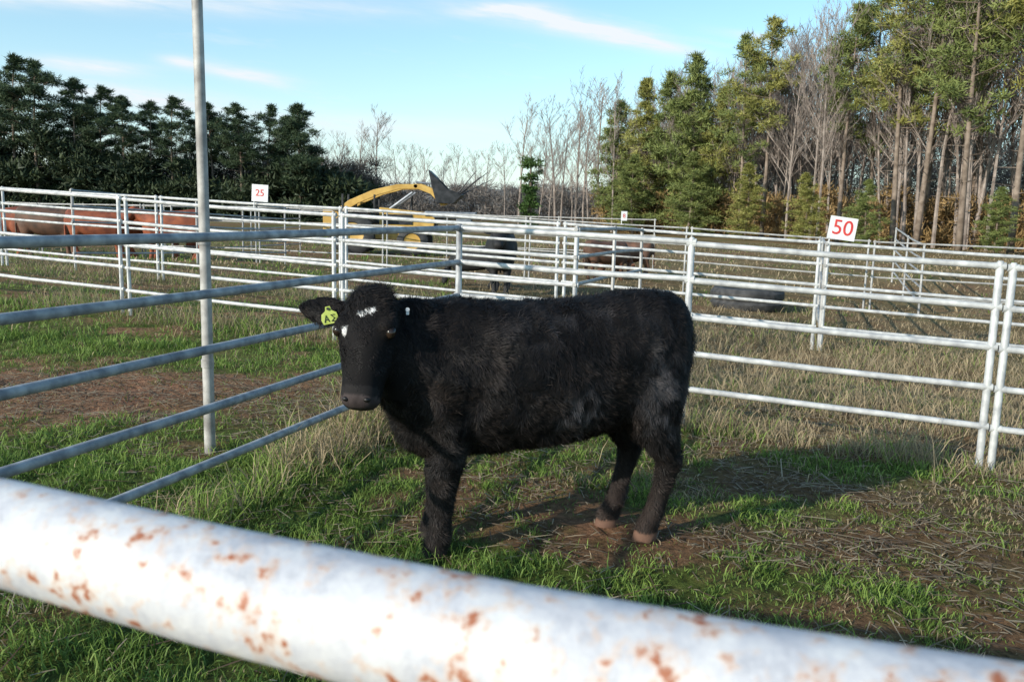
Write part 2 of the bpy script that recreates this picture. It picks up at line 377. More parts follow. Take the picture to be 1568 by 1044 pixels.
def headparts(mb,fr,ears,es=(1.0,1.0)):
    P,a,s,t=fr
    loft(mb,[(P+a*al+t*o_,s*hs,t*ht) for al,hs,ht,o_ in HR],22,2.35)
    for sg in(-1,1):
        loft(mb,[(P+a*al+s*sg*.095+t*(.030-abs(al-.16)*.3),s*r,t*r) for al,r in [(.09,.01),(.12,.03),(.155,.042),(.19,.03),(.22,.01)]],10)
        i=0 if sg<0 else 1
        ed=ears[i]; k=es[i]
        b0=P+a*.065+s*sg*.095-t*.05
        ed=Vector(ed).normalized(); w=ed.cross(t).normalized(); nn=w.cross(ed)
        loft(mb,[(b0+ed*l*k+w*off_,w*hw*k,nn*.017) for l,hw,off_ in [(-.03,.02,0),(.02,.034,0),(.06,.052,-.004),(.10,.06,-.008),(.14,.052,-.008),(.175,.032,-.004),(.195,.01,0)]],14)
def remesh(mb,name,vox,it=5):
    me=bpy.data.meshes.new(name+'_src'); me.from_pydata(mb.V,[],mb.F); me.update()
    o=bpy.data.objects.new(name+'_src',me); COL.objects.link(o)
    r=o.modifiers.new('r','REMESH'); r.mode='VOXEL'; r.voxel_size=vox
    s=o.modifiers.new('s','SMOOTH'); s.factor=.5; s.iterations=it
    dg=bpy.context.evaluated_depsgraph_get(); dg.update()
    m2=bpy.data.meshes.new_from_object(o.evaluated_get(dg)); m2.name=name
    bpy.data.objects.remove(o)
    m2.polygons.foreach_set('use_smooth',np.ones(len(m2.polygons),bool))
    return m2
def getV(me):
    v=np.empty(len(me.vertices)*3,np.float32); me.vertices.foreach_get('co',v); return v.reshape(-1,3).astype(float)
def setcol(me,c):
    a=me.color_attributes.new('Col','FLOAT_COLOR','POINT'); cc=np.ones((len(c),4),np.float32); cc[:,:3]=c; a.data.foreach_set('color',cc.ravel())
O=Vector((.17,3.97,0)); fwd=Vector((-.962,-.272,0)).normalized(); ang=math.atan2(fwd.y,fwd.x)
MW=Matrix.Translation((O.x,O.y,g(.2,3.9)-.012))@Matrix.Rotation(ang,4,'Z'); MI=MW.inverted(); RI=MI.to_3x3()
cow=empty('black_calf'); cow.matrix_world=MW
mb=MB(); bodyparts(mb)
for rg in [[((.42,0,.83),.22,.33),((.56,.02,.85),.21,.325),((.67,.055,.875),.18,.295),((.75,.085,.915),.15,.25),((.80,.10,.96),.13,.205),((.835,.11,1.02),.10,.14)]]:
    loft(mb,[(c,Vector((-.35,1,0)).normalized()*w if i>2 else Vector((0,w,0)),Vector((0,0,h))) for i,(c,w,h) in enumerate(rg)],24)
fr=headframe(MI@Vector((-.600,3.60,1.193)),RI@Vector((-.05,-.40,-.90)))
P,a_,s_,t_=fr
wl=RI@Vector((-1,0,0)); sgL=1 if s_.dot(wl)>0 else -1
earL=RI@Vector((-1,.0,.03)); earR=RI@Vector((.70,.50,.10))
headparts(mb,fr,(earL,earR) if sgL<0 else (earR,earL),(1.15,.9) if sgL<0 else (.9,1.15))
me=remesh(mb,'calf_body',.0125,4)
V=getV(me)
def hc(V):
    q=V-np.array(P); return q@np.array(a_),q@np.array(s_)*sgL,q@np.array(t_)
def spots(V):
    al,sl,tt=hc(V)
    n=(vnoise(sl*90+V[:,2]*40,al*90,2)-.5)*1.3
    m=((al-.105-.010*np.sin(sl*120))/.0065)**2+((sl+.0)/.036)**2
    m2=((al-.185)/.017)**2+((sl-.080)/.011)**2
    m3=((al-.088)/.010)**2+((sl+.030)/.010)**2
    return ((np.minimum(np.minimum(m,m2),m3)+n)<1)&(tt>-.02)
def cowcol(V,base=True):
    al,sl,tt=hc(V)
    n=fbm(V[:,0]*5+3,V[:,2]*5+V[:,1]*3,51)
    c=np.tile(np.array([.0072,.0063,.0064]),(len(V),1))*(.45+n*1.1)[:,None]
    brn=sstep(.48,.75,fbm(V[:,0]*9+1,V[:,2]*7,57))*.7
    c=c+brn[:,None]*np.array([.008,.0052,.0038])
    dust=gauss(V[:,0],V[:,2],-.47,.82,.09,.17)*1.0+gauss(V[:,0],V[:,2],-.08,.70,.10,.10)*1.1+gauss(V[:,0],V[:,2],.14,1.05,.13,.05)*.8+gauss(V[:,0],V[:,2],-.2,1.1,.25,.04)*.5+gauss(V[:,0],V[:,2],.50,.42,.09,.16)*.5+gauss(V[:,0],V[:,2],-.52,.60,.08,.10)*.5
    dust=dust*(V[:,1]>0)*sstep(.38,.66,fbm(V[:,0]*18,V[:,2]*18,53))
    c=c+dust[:,None]*np.array([.056,.052,.054])
    low=sstep(.42,.05,V[:,2])*.7; hind=(V[:,0]<-.1)
    c=lin(c,np.array([.042,.030,.025]),low*(.3+.7*hind))
    hf=(V[:,2]<.055)
    c=np.where(hf[:,None],np.where(hind[:,None],np.array([.15,.085,.06]),np.array([.03,.025,.022])),c)
    nose=(al>.450)&(tt>-.05)
    c=np.where(nose[:,None],np.array([.055,.043,.042])*(.5+1.*fbm(sl*60,al*60,3))[:,None],c)
    chin=(al>.41)&(al<=.450)&(tt>-.02)
    c=np.where(chin[:,None],np.array([.018,.016,.016]),c)
    lip=(al>.466)&(tt<-.04)&(sl>-.02)
    c=np.where(lip[:,None],np.array([.16,.12,.10]),c)
    c=np.where(spots(V)[:,None],np.array([.72,.70,.68]),c)
    return c
setcol(me,cowcol(V)); me.materials.append(M_skin); obj('body',me,cow)
def fur(me,n,lenf,colf,name,parent,wid=.0020,var=True):
    me.calc_loop_triangles(); nt_=len(me.loop_triangles)
    T=np.empty(nt_*3,np.int32); me.loop_triangles.foreach_get('vertices',T); T=T.reshape(-1,3)
    V=getV(me); nn=np.empty(len(V)*3,np.float32); me.vertices.foreach_get('normal',nn); nn=nn.reshape(-1,3)
    a,b,c=V[T[:,0]],V[T[:,1]],V[T[:,2]]; ar=np.linalg.norm(np.cross(b-a,c-a),axis=1); cs=np.cumsum(ar); idx=np.searchsorted(cs,rng.random(n)*cs[-1])
    idx=np.minimum(idx,nt_-1)
    r1=np.sqrt(rng.random(n)); r2=rng.random(n); w0=1-r1; w1=r1*(1-r2); w2=r1*r2
    Pt=a[idx]*w0[:,None]+b[idx]*w1[:,None]+c[idx]*w2[:,None]
    Nn=nn[T[idx,0]]*w0[:,None]+nn[T[idx,1]]*w1[:,None]+nn[T[idx,2]]*w2[:,None]; Nn/=np.linalg.norm(Nn,axis=1)[:,None]+1e-9
    L_=lenf(Pt); k=L_>.001; Pt=Pt[k];Nn=Nn[k];L_=L_[k];m=len(Pt)
    cl=fbm(Pt[:,0]*11+Pt[:,1]*8,Pt[:,2]*11,61,4)-.5; c2=fbm(Pt[:,0]*11+30,Pt[:,2]*11+Pt[:,1]*8,62,4)-.5
    tuft=fbm(Pt[:,0]*38,Pt[:,2]*38+Pt[:,1]*34,64,2)
    D=np.stack([-.45+cl*5.0,rng.normal(0,.3,m),-.7+c2*5.0],1)+rng.normal(0,.3,(m,3))
    D-=Nn*np.sum(D*Nn,1)[:,None]; D/=np.linalg.norm(D,axis=1)[:,None]+1e-9
    D=D*.8+Nn*(.2+rng.random(m)*.35+.7*(tuft-.3))[:,None]; D/=np.linalg.norm(D,axis=1)[:,None]
    S=np.cross(D,Nn); S/=np.linalg.norm(S,axis=1)[:,None]+1e-9; S*=wid/2
    L_=L_*(.5+rng.random(m)*.6)*(.3+1.4*tuft)
    root=Pt-Nn*.003; mid=root+D*L_[:,None]*.55; tip=root+D*L_[:,None]-Nn*(L_*.25)[:,None]
    VV=np.stack([root-S,root+S,mid-S*.8,mid+S*.8,tip],1).reshape(-1,3)
    i=(np.arange(m)*5)[:,None]
    F=np.concatenate([i+np.array(q) for q in([0,1,3],[0,3,2],[2,3,4])],1).reshape(-1,3)
    cc=colf(Pt)*(.3+rng.random(m)*1.0+.9*tuft)[:,None]
    tp=rng.random(m)<.05
    cc=np.where((tp&(cc[:,0]<.1))[:,None],cc+np.array([.030,.021,.016]),cc)
    C=np.repeat(cc,5,0)
    return obj(name,mesh_np(name,VV,F,[M_fur],col=C),parent)
def furlen(V):
    al,sl,tt=hc(V)
    onhead=(np.abs(sl)<.16)&(al>-.06)&(al<.54)&(tt>-.2)
    L=np.full(len(V),.042)
    L=np.where(V[:,2]<.45,.030,L); L=np.where(V[:,2]<.06,0,L)
    L=np.where((V[:,2]<.60)&(V[:,2]>.42),.048,L)
    L=np.where(onhead,np.interp(al,[-.05,.03,.08,.15,.3,.43,.450],[.062,.055,.036,.022,.016,.009,0]),L)
    return L
fur(me,175000,furlen,cowcol,'coat',cow)
def ball(name,c,r,mat,parent,sc=(1,1,1),M=None):
    mb=MB(); n=14
    P_=[Vector((0,0,-r*math.cos(math.pi*i/12))) for i in range(13)]; R_=[max(1e-4,r*math.sin(math.pi*i/12)) for i in range(13)]
    V=[];F=[]
    for p,q in zip(P_,R_):
        for k in range(n): V.append(Vector((q*math.cos(6.2832*k/n)*sc[0],q*math.sin(6.2832*k/n)*sc[1],p.z*sc[2])))
    if M: V=[M@v for v in V]
    V=[v+Vector(c) for v in V]
    for i in range(12):
        for k in range(n): a=i*n+k;b=i*n+(k+1)%n;F.append((a,b,b+n,a+n))
    mb.add(V,F); return obj(name,mb.mesh(name,[mat]),parent)
M_eye=noisemat('eye',(.012,.008,.006),(.03,.018,.012),20,.06)
M_nos=noisemat('nostril',(.004,.003,.003),(.008,.006,.006),20,.5)
Mh=Matrix((s_,a_,t_)).transposed()
for sg in(-1,1):
    ball('eye',P+a_*.178+s_*sg*.112+t_*.030,.024,M_eye,cow,(1,1.2,1),Mh)
    ball('nostril',P+a_*.466+s_*sg*.044+t_*.026,.014,M_nos,cow,(1,.7,.8),Mh)
loft_m=MB(); loft(loft_m,[(P+a_*.487+t_*(-.05)+s_*x,a_*.004,t_*.003) for x in(-.055,-.02,.02,.055)],8); obj('mouth',loft_m.mesh('mouth',[M_nos]),cow)
M_tag=noisemat('ear_tag_plastic',(.34,.42,.06),(.50,.57,.14),25,.5)
e1=earL.normalized(); tn=(RI@Vector((.1,-1,.1))).normalized(); tu=tn.cross(e1).normalized()
if tu.z<0: tu=-tu
b0=P+a_*.065+s_*sgL*.095-t_*.05
tc_=b0+e1*.088+tn*.050-tu*.022
tr=(tu*.97+e1*.25).normalized(); te=(e1*.97-tu*.25).normalized()
mb=MB(); shape=[(-.010,.034),(.010,.034),(.014,.016),(.032,.004),(.037,-.02),(.030,-.040),(-.030,-.040),(-.037,-.02),(-.032,.004),(-.014,.016)]
n=len(shape); Vt=[tc_+te*x+tr*z+tn*o_ for o_ in(0,.003) for x,z in shape]
mb.add(Vt,[tuple(range(n)),tuple(range(n,2*n))[::-1]]+[(i,i+n,(i+1)%n+n,(i+1)%n) for i in range(n)])
obj('ear_tag',mb.mesh('ear_tag',[M_tag],False),cow)
mb=MB()
for q in ([(-.022,-.004),(-.006,-.002),(-.020,-.018),(-.006,-.030),(-.022,-.032)],[(.004,-.030),(.014,-.002),(.024,-.032)],[(.008,-.02),(.020,-.02)]):
    mb.tube([tc_+te*x+tr*z+tn*.005 for x,z in q],.0022,6)
mb.tube([tc_+tr*.024+tn*.0,tc_+tr*.024+tn*.01],.006,10)
obj('ear_tag_digits',mb.mesh('ear_tag_digits',[M_dark]),cow)
bR=P+a_*.065-s_*sgL*.095-t_*.05; eR=earR.normalized()
mb=MB(); c_=bR+eR*.065+tn*.05+Vector((0,0,.0)); mb.tube([c_,c_+tn*.004],.009,12); mb.box(c_+Vector((0,0,-.012)),(.012,.006,.02)); obj('ear_stud',mb.mesh('ear_stud',[M_white]),cow)
# tail
mb=MB(); tp=[(-.60,0,1.18),(-.665,.01,1.14),(-.70,.01,1.04),(-.705,.01,.88),(-.70,-.01,.72),(-.67,-.02,.58),(-.655,-.03,.48),(-.65,-.03,.40)]
mb.tube(tp,[.03,.03,.024,.02,.018,.022,.025,.008],12); tm=mb.mesh('tail',[M_skin]); setcol(tm,np.tile(np.array([.008,.0075,.008]),(len(tm.vertices),1))); obj('tail',tm,cow)
fur(tm,8000,lambda v:np.where(v[:,2]<.60,.045,.022),lambda v:np.tile(np.array([.008,.007,.007]),(len(v),1)),'tail_hair',cow)
# distant cattle
def simple_cow(down):
    mb=MB(); bodyparts(mb,True)
    if down: nk=[((.5,0,.85),.19,.28),((.68,0,.8),.14,.2),((.82,0,.66),.11,.15),((.92,0,.5),.09,.12)]; Pq=(.90,0,.55);aq=(.25,0,-1)
    else: nk=[((.42,0,.85),.2,.3),((.62,0,.92),.16,.25),((.80,0,1.03),.12,.17),((.93,0,1.12),.09,.12)]; Pq=(.92,0,1.22);aq=(.8,0,-.55)
    loft(mb,[(c,(0,w,0),(0,0,h)) for c,w,h in nk],18)
    f=headframe(Pq,aq); headparts(mb,f,(-f[2]*1.0+Vector((0,0,.1)),f[2]*1.0+Vector((0,0,.1))))
    mb.tube([(-.68,0,1.14),(-.75,0,.95),(-.74,0,.45)],[.03,.02,.035],8)
    return remesh(mb,'cattle_body',.024,4)
me0=simple_cow(False); me1=simple_cow(True)
M_brown=noisemat('brown_hide',(.14,.032,.014),(.32,.085,.032),4,.75,bump=.3)
M_dbrown=noisemat('dark_brown_hide',(.06,.032,.020),(.15,.07,.04),4,.7)
M_blk=noisemat('black_hide',(.006,.006,.007),(.016,.015,.015),4,.75)
def dcow(name,x,y,rz,mat,down=False,s=1.05):
    me=(me1 if down else me0).copy(); me.materials.clear(); me.materials.append(mat); obj(name,me,None,(x,y,g(x,y)-.01),(0,0,rz),(s,s,s))
dcow('brown_cow',-10.7,22.0,.1,M_brown,False,1.05); dcow('brown_cow',-8.6,21.8,3.2,M_brown,False,1.08); dcow('brown_cow',-9.7,23.0,.3,M_brown,True,1.1)
dcow('brown_cow',-12.4,22.8,.05,M_dbrown,False,1.1); dcow('brown_cow',-14.3,24,3.0,M_brown,False,1.1); dcow('brown_cow',-16.9,25.4,.2,M_brown,True,1.1)
dcow('black_cow',-.24,16.2,-1.6,M_blk,False,1.0); dcow('black_cow',-.75,16.9,2.8,M_blk,True,.7)
dcow('brown_cow',2.2,20.6,.4,M_dbrown,True,.8); dcow('brown_cow',2.9,21.4,2.8,M_dbrown,True,.8)
# trough
mb=MB(); tx,ty=4.45,16.2; tz=g(tx,ty)
R_=[(.60,-.02),(.66,.04),(.68,.12),(.64,.17),(.68,.22),(.68,.32),(.62,.39),(.50,.40),(.46,.34),(.46,.16),(.01,.14)]
V=[];F=[];n=40
for r,z in R_:
    for k in range(n):
        rr=r*(1+(.012 if k%2 else 0)*(r>.6)); V.append((tx+rr*math.cos(6.2832*k/n),ty+rr*math.sin(6.2832*k/n),tz+z))
for i in range(len(R_)-1):
    for k in range(n): a=i*n+k;b=i*n+(k+1)%n;F.append((a,b,b+n,a+n))
mb.add(V,F); obj('tire_water_trough',mb.mesh('tire_water_trough',[M_tub]))
# ---------------------------------------------------------------- loader tractor
TL=empty('backhoe_loader',(-4.6,29,g(-4.6,29)-.0),(0,0,0),(1,1,.94))
def part(name,mb,mats,bev=.02):
    o=obj(name,mb.mesh(name,mats,False),TL)
    if bev: m=o.modifiers.new('b','BEVEL'); m.width=bev; m.segments=2; m.limit_method='ANGLE'
    return o
def wheel(name,x,y,r,w):
    mb=MB(); n=28; prof=[(.0,-w*.3,1),(r*.3,-w*.32,1),(r*.55,-w*.42,1),(r*.6,-w*.5,0),(r*.9,-w*.5,0),(r,-w*.38,0),(r,w*.38,0),(r*.9,w*.5,0),(r*.6,w*.5,0),(r*.55,w*.42,1),(r*.3,w*.32,1),(0,w*.3,1)]
    V=[];F=[]
    for q,yy,mm_ in prof:
        for k in range(n):
            a=6.2832*k/n; rr=q*(1+(.03 if (k%2 and q>=r*.95) else 0)); V.append((x+rr*math.cos(a),y+yy,r+rr*math.sin(a)))
    for i in range(len(prof)-1):
        for k in range(n): a=i*n+k;b=i*n+(k+1)%n; mb.F.append((a,b,b+n,a+n)); mb.M.append(1 if (i<2 or i>8) else 0)
    mb.V=V; obj(name,mb.mesh(name,[M_rubber,M_yel]),TL)
wheel('rear_wheel',-.7,-.9,.72,.45);wheel('rear_wheel',-.7,.9,.72,.45);wheel('front_wheel',1.25,-.8,.50,.32);wheel('front_wheel',1.25,.8,.50,.32)
mb=MB(); mb.box((.1,0,.80),(3.0,.8,.5)); mb.extr([(.1,.95),(1.9,.95),(1.95,1.3),(1.8,1.5),(.1,1.66)],-.45,.45); mb.box((-1.45,0,1.15),(.55,1.3,.95)); mb.box((-.7,.9,1.55),(1.3,.5,.08)); mb.box((-.7,-.9,1.55),(1.3,.5,.08)); part('chassis',mb,[M_yel])
mb=MB(); mb.box((-.55,0,1.45),(.5,.5,.12)); mb.box((-.8,0,1.7),(.1,.5,.45)); mb.tube([(.0,0,1.5),(-.2,0,1.85)],.03,8); mb.tube([(1.1,.2,1.5),(1.1,.2,2.1)],.04,8)
mb.box((.7,-.47,1.25),(1.0,.03,.35)); mb.box((1.96,0,1.15),(.04,.7,.5))
for sx in(-1.1,-.05):
    for sy in(-.5,.5): mb.box((sx,sy,1.72),(.06,.06,.75))
part('seat_and_frame',mb,[M_dark],.01)
mb=MB(); mb.box((2.45,0,1.45),(1.7,.9,.22)); mb.box((2.9,0,1.1),(.5,.8,.5)); part('front_counterweight',mb,[M_stl],.03)
mb=MB(); arm=[(-1.45,1.45),(-1.25,1.35),(-.6,1.78),(.1,2.10),(.75,2.30),(1.35,2.33),(1.8,2.16),(2.15,1.76),(2.30,1.82),(2.02,2.28),(1.5,2.50),(.7,2.47),(-.1,2.26),(-.9,1.88)]
for y0 in(-.5,.38): mb.extr(arm,y0,y0+.12)
mb.tube([(1.3,-.5,2.42),(1.3,.5,2.42)],.08,10); mb.tube([(-1.3,-.5,1.5),(-1.3,.5,1.5)],.08,10)
part('loader_arms',mb,[M_yel],.015)
mb=MB(); mb.tube([(.3,.3,1.5),(1.2,.42,2.2)],.05,8); mb.tube([(.3,-.3,1.5),(1.2,-.42,2.2)],.05,8); mb.tube([(1.3,-.3,2.55),(2.1,-.3,2.5)],.04,8); part('hydraulics',mb,[M_stl],0)
mb=MB(); mb.extr([(2.0,1.85),(2.55,1.85),(2.85,2.15),(2.80,2.19),(2.5,1.95),(2.15,1.98),(1.98,2.75),(1.72,3.0),(1.85,2.4)],-.6,.6)
for sy in(-.62,.60): mb.extr([(2.0,1.85),(2.55,1.85),(2.85,2.15),(2.35,2.35),(1.72,3.0),(1.85,2.4)],sy,sy+.03)
part('bucket',mb,[M_dark],.01)
mb=MB()
for sy,q,z in((-.55,.0,.35),(-.2,.1,.15),(.2,.3,.35),(.55,.4,.1)): mb.tube([(2.3,sy,1.95),(2.75+q*.2,sy,2.2+z*.2),(3.3+q*1.2,sy,2.65+z)],[.028,.022,.012],8)
part('tines',mb,[M_dark],0)
# ---------------------------------------------------------------- trees
def cards(C,n,rad,size,w,cols,up=.3):
    m=len(C)*n; c=np.repeat(C,n,0); r=np.repeat(rad,n)
    d=rng.normal(0,1,(m,3)); d/=np.linalg.norm(d,axis=1)[:,None]
    p=c+d*(r*rng.random(m)**.5*(.5+1.0*rng.random(m)))[:,None]*np.array([1,1,.5])
    ax=d*.7+rng.normal(0,.5,(m,3)); ax[:,2]+=up; ax/=np.linalg.norm(ax,axis=1)[:,None]
    sd=np.cross(ax,rng.normal(0,1,(m,3))); sd/=np.linalg.norm(sd,axis=1)[:,None]
    L=size*(.6+rng.random(m)*.8)
    V=np.stack([p-sd*w/2,p+sd*w/2,p+ax*L[:,None]],1).reshape(-1,3)
    F=np.arange(m*3).reshape(-1,3)
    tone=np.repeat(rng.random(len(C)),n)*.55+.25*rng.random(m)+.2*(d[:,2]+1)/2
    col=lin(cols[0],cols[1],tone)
    return V,F,np.repeat(col,3,0)
def pine(name,h,cs,R,cols,nl=42,dens=85,full=False,size=.34,w=.07,rk=1.0):
    mb=MB(); sw=[random.uniform(-.3,.3) for _ in range(4)]
    tp=lambda f:Vector((sw[0]*math.sin(f*3)+sw[1]*f*f,sw[2]*math.sin(f*2.4)+sw[3]*f*f,h*f))
    r0=h*.0110
    mb.tube([tp(i/10)+Vector((0,0,-.2 if i==0 else 0)) for i in range(11)],[r0*(1-.86*i/10) for i in range(11)],8)
    cen=[];rad=[]
    for i in range(nl):
        f=cs+(1-cs)*((i+random.random())/nl)
        q=(f-cs)/(1-cs)
        prof=(1-q)**.7*(.6+.4*min(1,q*4)) if full else (math.sin(math.pi*min(1,(q*.86+.14)))**.7)*(1.05-.45*q)
        L=R*prof*random.uniform(.35,1.25); az=random.random()*6.283
        b0=tp(f); rise=random.uniform(.0,.4) if not full else random.uniform(-.15,.35)
        d=Vector((math.cos(az),math.sin(az),rise)); m_=b0+d*L*.5-Vector((0,0,.05*L)); e=b0+d*L+Vector((0,0,.12*L))
        mb.tube([b0,m_,e],[r0*.24*(1.1-f*.6),r0*.15,r0*.06],4,cap=False)
        for t in ((.45,.65,.85,1.) if L>1.0 else (.7,1.)):
            if random.random()<.82:
                c=b0.lerp(e,t)+Vector((random.gauss(0,.25),random.gauss(0,.25),random.gauss(.05,.18)))*min(1,L); cen.append(c); rad.append(random.uniform(.25,.66)*(.6+.35*min(1.5,L/1.6))*rk)
    for i in range(4): cen.append(tp(1-.02*i)); rad.append(.35)
    if not full:
        for i in range(14):
            f=random.uniform(.15,cs); az=random.random()*6.283; L=random.uniform(.4,1.5); b0=tp(f); mb.tube([b0,b0+Vector((math.cos(az)*L,math.sin(az)*L,.1))],[r0*.14,r0*.04],3,cap=False)
    V1=np.array([tuple(v) for v in mb.V]); F1=[]
    for f in mb.F:
        for k in range(1,len(f)-1): F1.append((f[0],f[k],f[k+1]))
    V2,F2,C2=cards(np.array([tuple(c) for c in cen]),dens,np.array(rad),size,w,cols)
    V=np.concatenate([V1,V2]); F=np.concatenate([np.array(F1),F2+len(V1)]); C=np.concatenate([np.full((len(V1),3),.1),C2])
    mi=np.concatenate([np.zeros(len(F1)),np.ones(len(F2))]).astype(int)
    return mesh_np(name,V,F,[M_bark,M_leaf],col=C,midx=mi)
dk=(np.array([.024,.045,.026]),np.array([.085,.12,.055])); ol=(np.array([.07,.10,.03]),np.array([.25,.28,.085])); ye=(np.array([.11,.125,.03]),np.array([.36,.34,.10]))
PL=[pine('pine_dark',14,c_,2.6,dk,40,90) for c_ in (.42,.50,.55,.46)]
PD=pine('pine_dark_dense',11,.30,2.3,dk,55,100)
PR=[pine('pine_olive',15,k_,2.5,c_,46,58,size=.30,w=.06,rk=.9) for c_,k_ in ((ol,.36),(ye,.5),(ol,.55),(ye,.42),(ol,.46))]
PF=[pine('cedar_olive',12,.05,2.9,c_,100,52,True,rk=.85) for c_ in (ol,ye,ol)]
def bare(name,h,spread=.55,lev=3,tw=.016):
    mb=MB()
    def br(p,d,L,r,l):
        n=5 if l==0 else 3; pts=[p]; q=p.copy(); dd=d.copy()
        for i in range(n):
            dd=(dd+Vector((random.gauss(0,.09),random.gauss(0,.09),random.gauss(.05,.06)))*(1 if l else .5)).normalized(); q=q+dd*L/n; pts.append(q.copy())
        R=[r*(1-.72*i/n) for i in range(n+1)]
        mb.tube(pts,R,6 if l==0 else 3,cap=False)
        if l<lev:
            k=[18,7,5][l]
            for i in range(k):
                t=(.30+.68*(i+random.random())/k) if l==0 else random.uniform(.25,1)
                j=min(n-1,int(t*n)); b0=pts[j].lerp(pts[j+1],t*n-j)
                az=random.random()*6.283; sp=random.uniform(.35,.9)
                side=Vector((math.cos(az),math.sin(az),0)); nd=(dd*(1-spread*sp)+side*sp*(.9 if l==0 else .8)+Vector((0,0,.25))).normalized()
                br(b0,nd,L*random.uniform(.22,.40)*(1.15-.5*t if l==0 else 1.2),max(tw,r*(1-.72*t)*.42),l+1)
    br(Vector((0,0,-.2)),Vector((0,0,1)),h,h*.010,0)
    return mb.mesh(name,[M_bare],False)
BT=[bare('bare_tree',13) for _ in range(6)]
def put(name,me,x,y,h,base,ws=1):
    s=h/base; r=random.random()*6.28; return obj(name,me,None,(x,y,g(x,y)-.05),(random.gauss(0,.015),random.gauss(0,.015),r),(s*ws,s*ws,s))
for i,(x,y,h) in enumerate([(-49,85,15),(-46.3,84,14.4),(-52,88,14),(-42.8,85,13.0),(-40.8,86,12.4),(-44.5,90,11.8),(-38.6,85,11.4),(-36,86,11.2),(-33.5,85,11.5),(-30.2,87,11.2),(-31.8,91,10.8),(-26.7,84,10.9),(-24.3,85,11),(-28.5,90,10),(-22.6,87,10.2)]):
    put('pine_tree',PL[i%4],x,y,h,14,1.25)
put('pine_tree',PD,-20.9,84,11.0,11,1.1); put('pine_tree',PD,-55,88,13,11,1.1); put('pine_tree',PD,-16.8,88,5,11,1.2)
R_list=[(8.6,72,10.6,1),(10.3,70,12.0,1),(11.9,69,12.4,1),(13.4,66,13.3,1),(14.9,65,10.8,1),(16.2,62,14.0,0),(17.2,60,14.7,0),(20.6,55,14.6,0),(22.4,51,16.4,0),(23.3,50,16.8,0),(24.3,47,17,0),(25.4,44,16.6,0),(28.5,44,17,0),(31,46,17,0),(27.2,52,17.5,0),(23.6,57,16,0),(29,55,18.5,0),(25.5,54,17.5,0),(30.5,50,18,0),(17.5,52,4.2,1),(20,49,3.8,1),(24,43,3.3,1),(15.5,58,5.0,1),(12.6,63,6,1),(9.2,67,6,1),(26.5,42,4.2,1),(29,41,5,1)]
for i,(x,y,h,f) in enumerate(R_list):
    if f: put('cedar_tree',PF[i%3],x,y,h,12,1.05 if h>8 else 1.5)
    else: put('pine_tree',PR[i%5],x,y,h,15,1.05)
for (x,y,h) in [(-27,130,11),(-23.5,130,12),(-20.5,128,14),(-18,132,10.5),(-14,130,9.5),(-9.5,130,9.8),(-4.5,128,9.8),(-11.5,135,9),(-6.5,133,9.5),(-16,135,10),(-1.5,125,10),(.4,90,11.3),(2.5,95,9.5),(4.2,90,11.6),(6.2,88,12.3),(8.2,86,13),(5.2,98,11),(7.3,92,12),(-30,125,9),(-33,120,10),(-25,112,9.5),(-36,112,10),(3.4,86,7),(6.8,80,8),(5.5,84,6.5)]:
    put('bare_tree',random.choice(BT),x,y,h,13,1.15)
for i in range(135):
    t=random.random()**.85; x=10+22*t+random.gauss(0,1.0); y=73-30*t+random.uniform(-3,16); h=(10.2+5.6*t)*random.uniform(.82,1.08)
    put('bare_tree',random.choice(BT),x,y,h,13,.9)
for i in range(30):
    x=random.uniform(-44,-18); put('bare_tree',random.choice(BT),x,random.uniform(92,99),random.uniform(6,8.5),13,1.2)
# ivy column tree
mb=MB(); mb.tube([(0,0,-.2),(.05,0,3),(0,.05,6.3)],[.16,.12,.04],8)
cen=[];rad=[]
for i in range(75):
    z=random.uniform(.2,5.8); cen.append((random.gauss(0,.34),random.gauss(0,.3),z)); rad.append(random.uniform(.25,.5))
V2,F2,C2=cards(np.array(cen),70,np.array(rad),.18,.13,(np.array([.025,.06,.015]),np.array([.08,.14,.035])))
V1=np.array([tuple(v) for v in mb.V]); F1=np.array([(f[0],f[k],f[k+1]) for f in mb.F for k in range(1,len(f)-1)])
me=mesh_np('ivy_tree',np.concatenate([V1,V2]),np.concatenate([F1,F2+len(V1)]),[M_bark,M_leaf],col=np.concatenate([np.full((len(V1),3),.1),C2]),midx=np.concatenate([np.zeros(len(F1)),np.ones(len(F2))]).astype(int))
obj('ivy_covered_tree',me,None,(1.15,70,-.05))
def under(name,pts,cols,n,size,w,rad):
    cen=np.array(pts); V,F,C=cards(cen,n,np.full(len(cen),rad)*(.6+.8*rng.random(len(cen))),size,w,cols,.4)
    obj(name,mesh_np(name,V,F,[M_leaf],col=C))
pts=[]
for i in range(1100):
    x=random.uniform(-66,-36); top=6.6*(.7+.6*float(vnoise(x*.35,1.7)))*(1-.03*max(0,x+46)); pts.append((x,random.uniform(82.5,90),random.random()*top))
for i in range(620):
    x=random.uniform(-38,-15); top=4.2*(.6+.8*float(vnoise(x*.4,5.1))); pts.append((x,random.uniform(83,90),random.random()*top))
under('distant_hedgerow',pts,(np.array([.016,.030,.018]),np.array([.065,.085,.038])),60,.6,.20,1.05)
pts=[]
for i in range(500):
    x=random.uniform(-40,-15); pts.append((x,random.uniform(92,97),random.random()*6.3))
under('distant_thicket',pts,(np.array([.07,.055,.045]),np.array([.19,.155,.125])),60,.9,.07,1.2)
pts=[]
for i in range(900):
    x=random.uniform(-45,16); pts.append((x,random.uniform(125,140),random.uniform(0,1)*(4.0+1.8*vnoise(x*.25,3.3))))
under('distant_treeline',pts,(np.array([.09,.08,.075]),np.array([.24,.21,.185])),50,.9,.10,1.3)
pts=[]
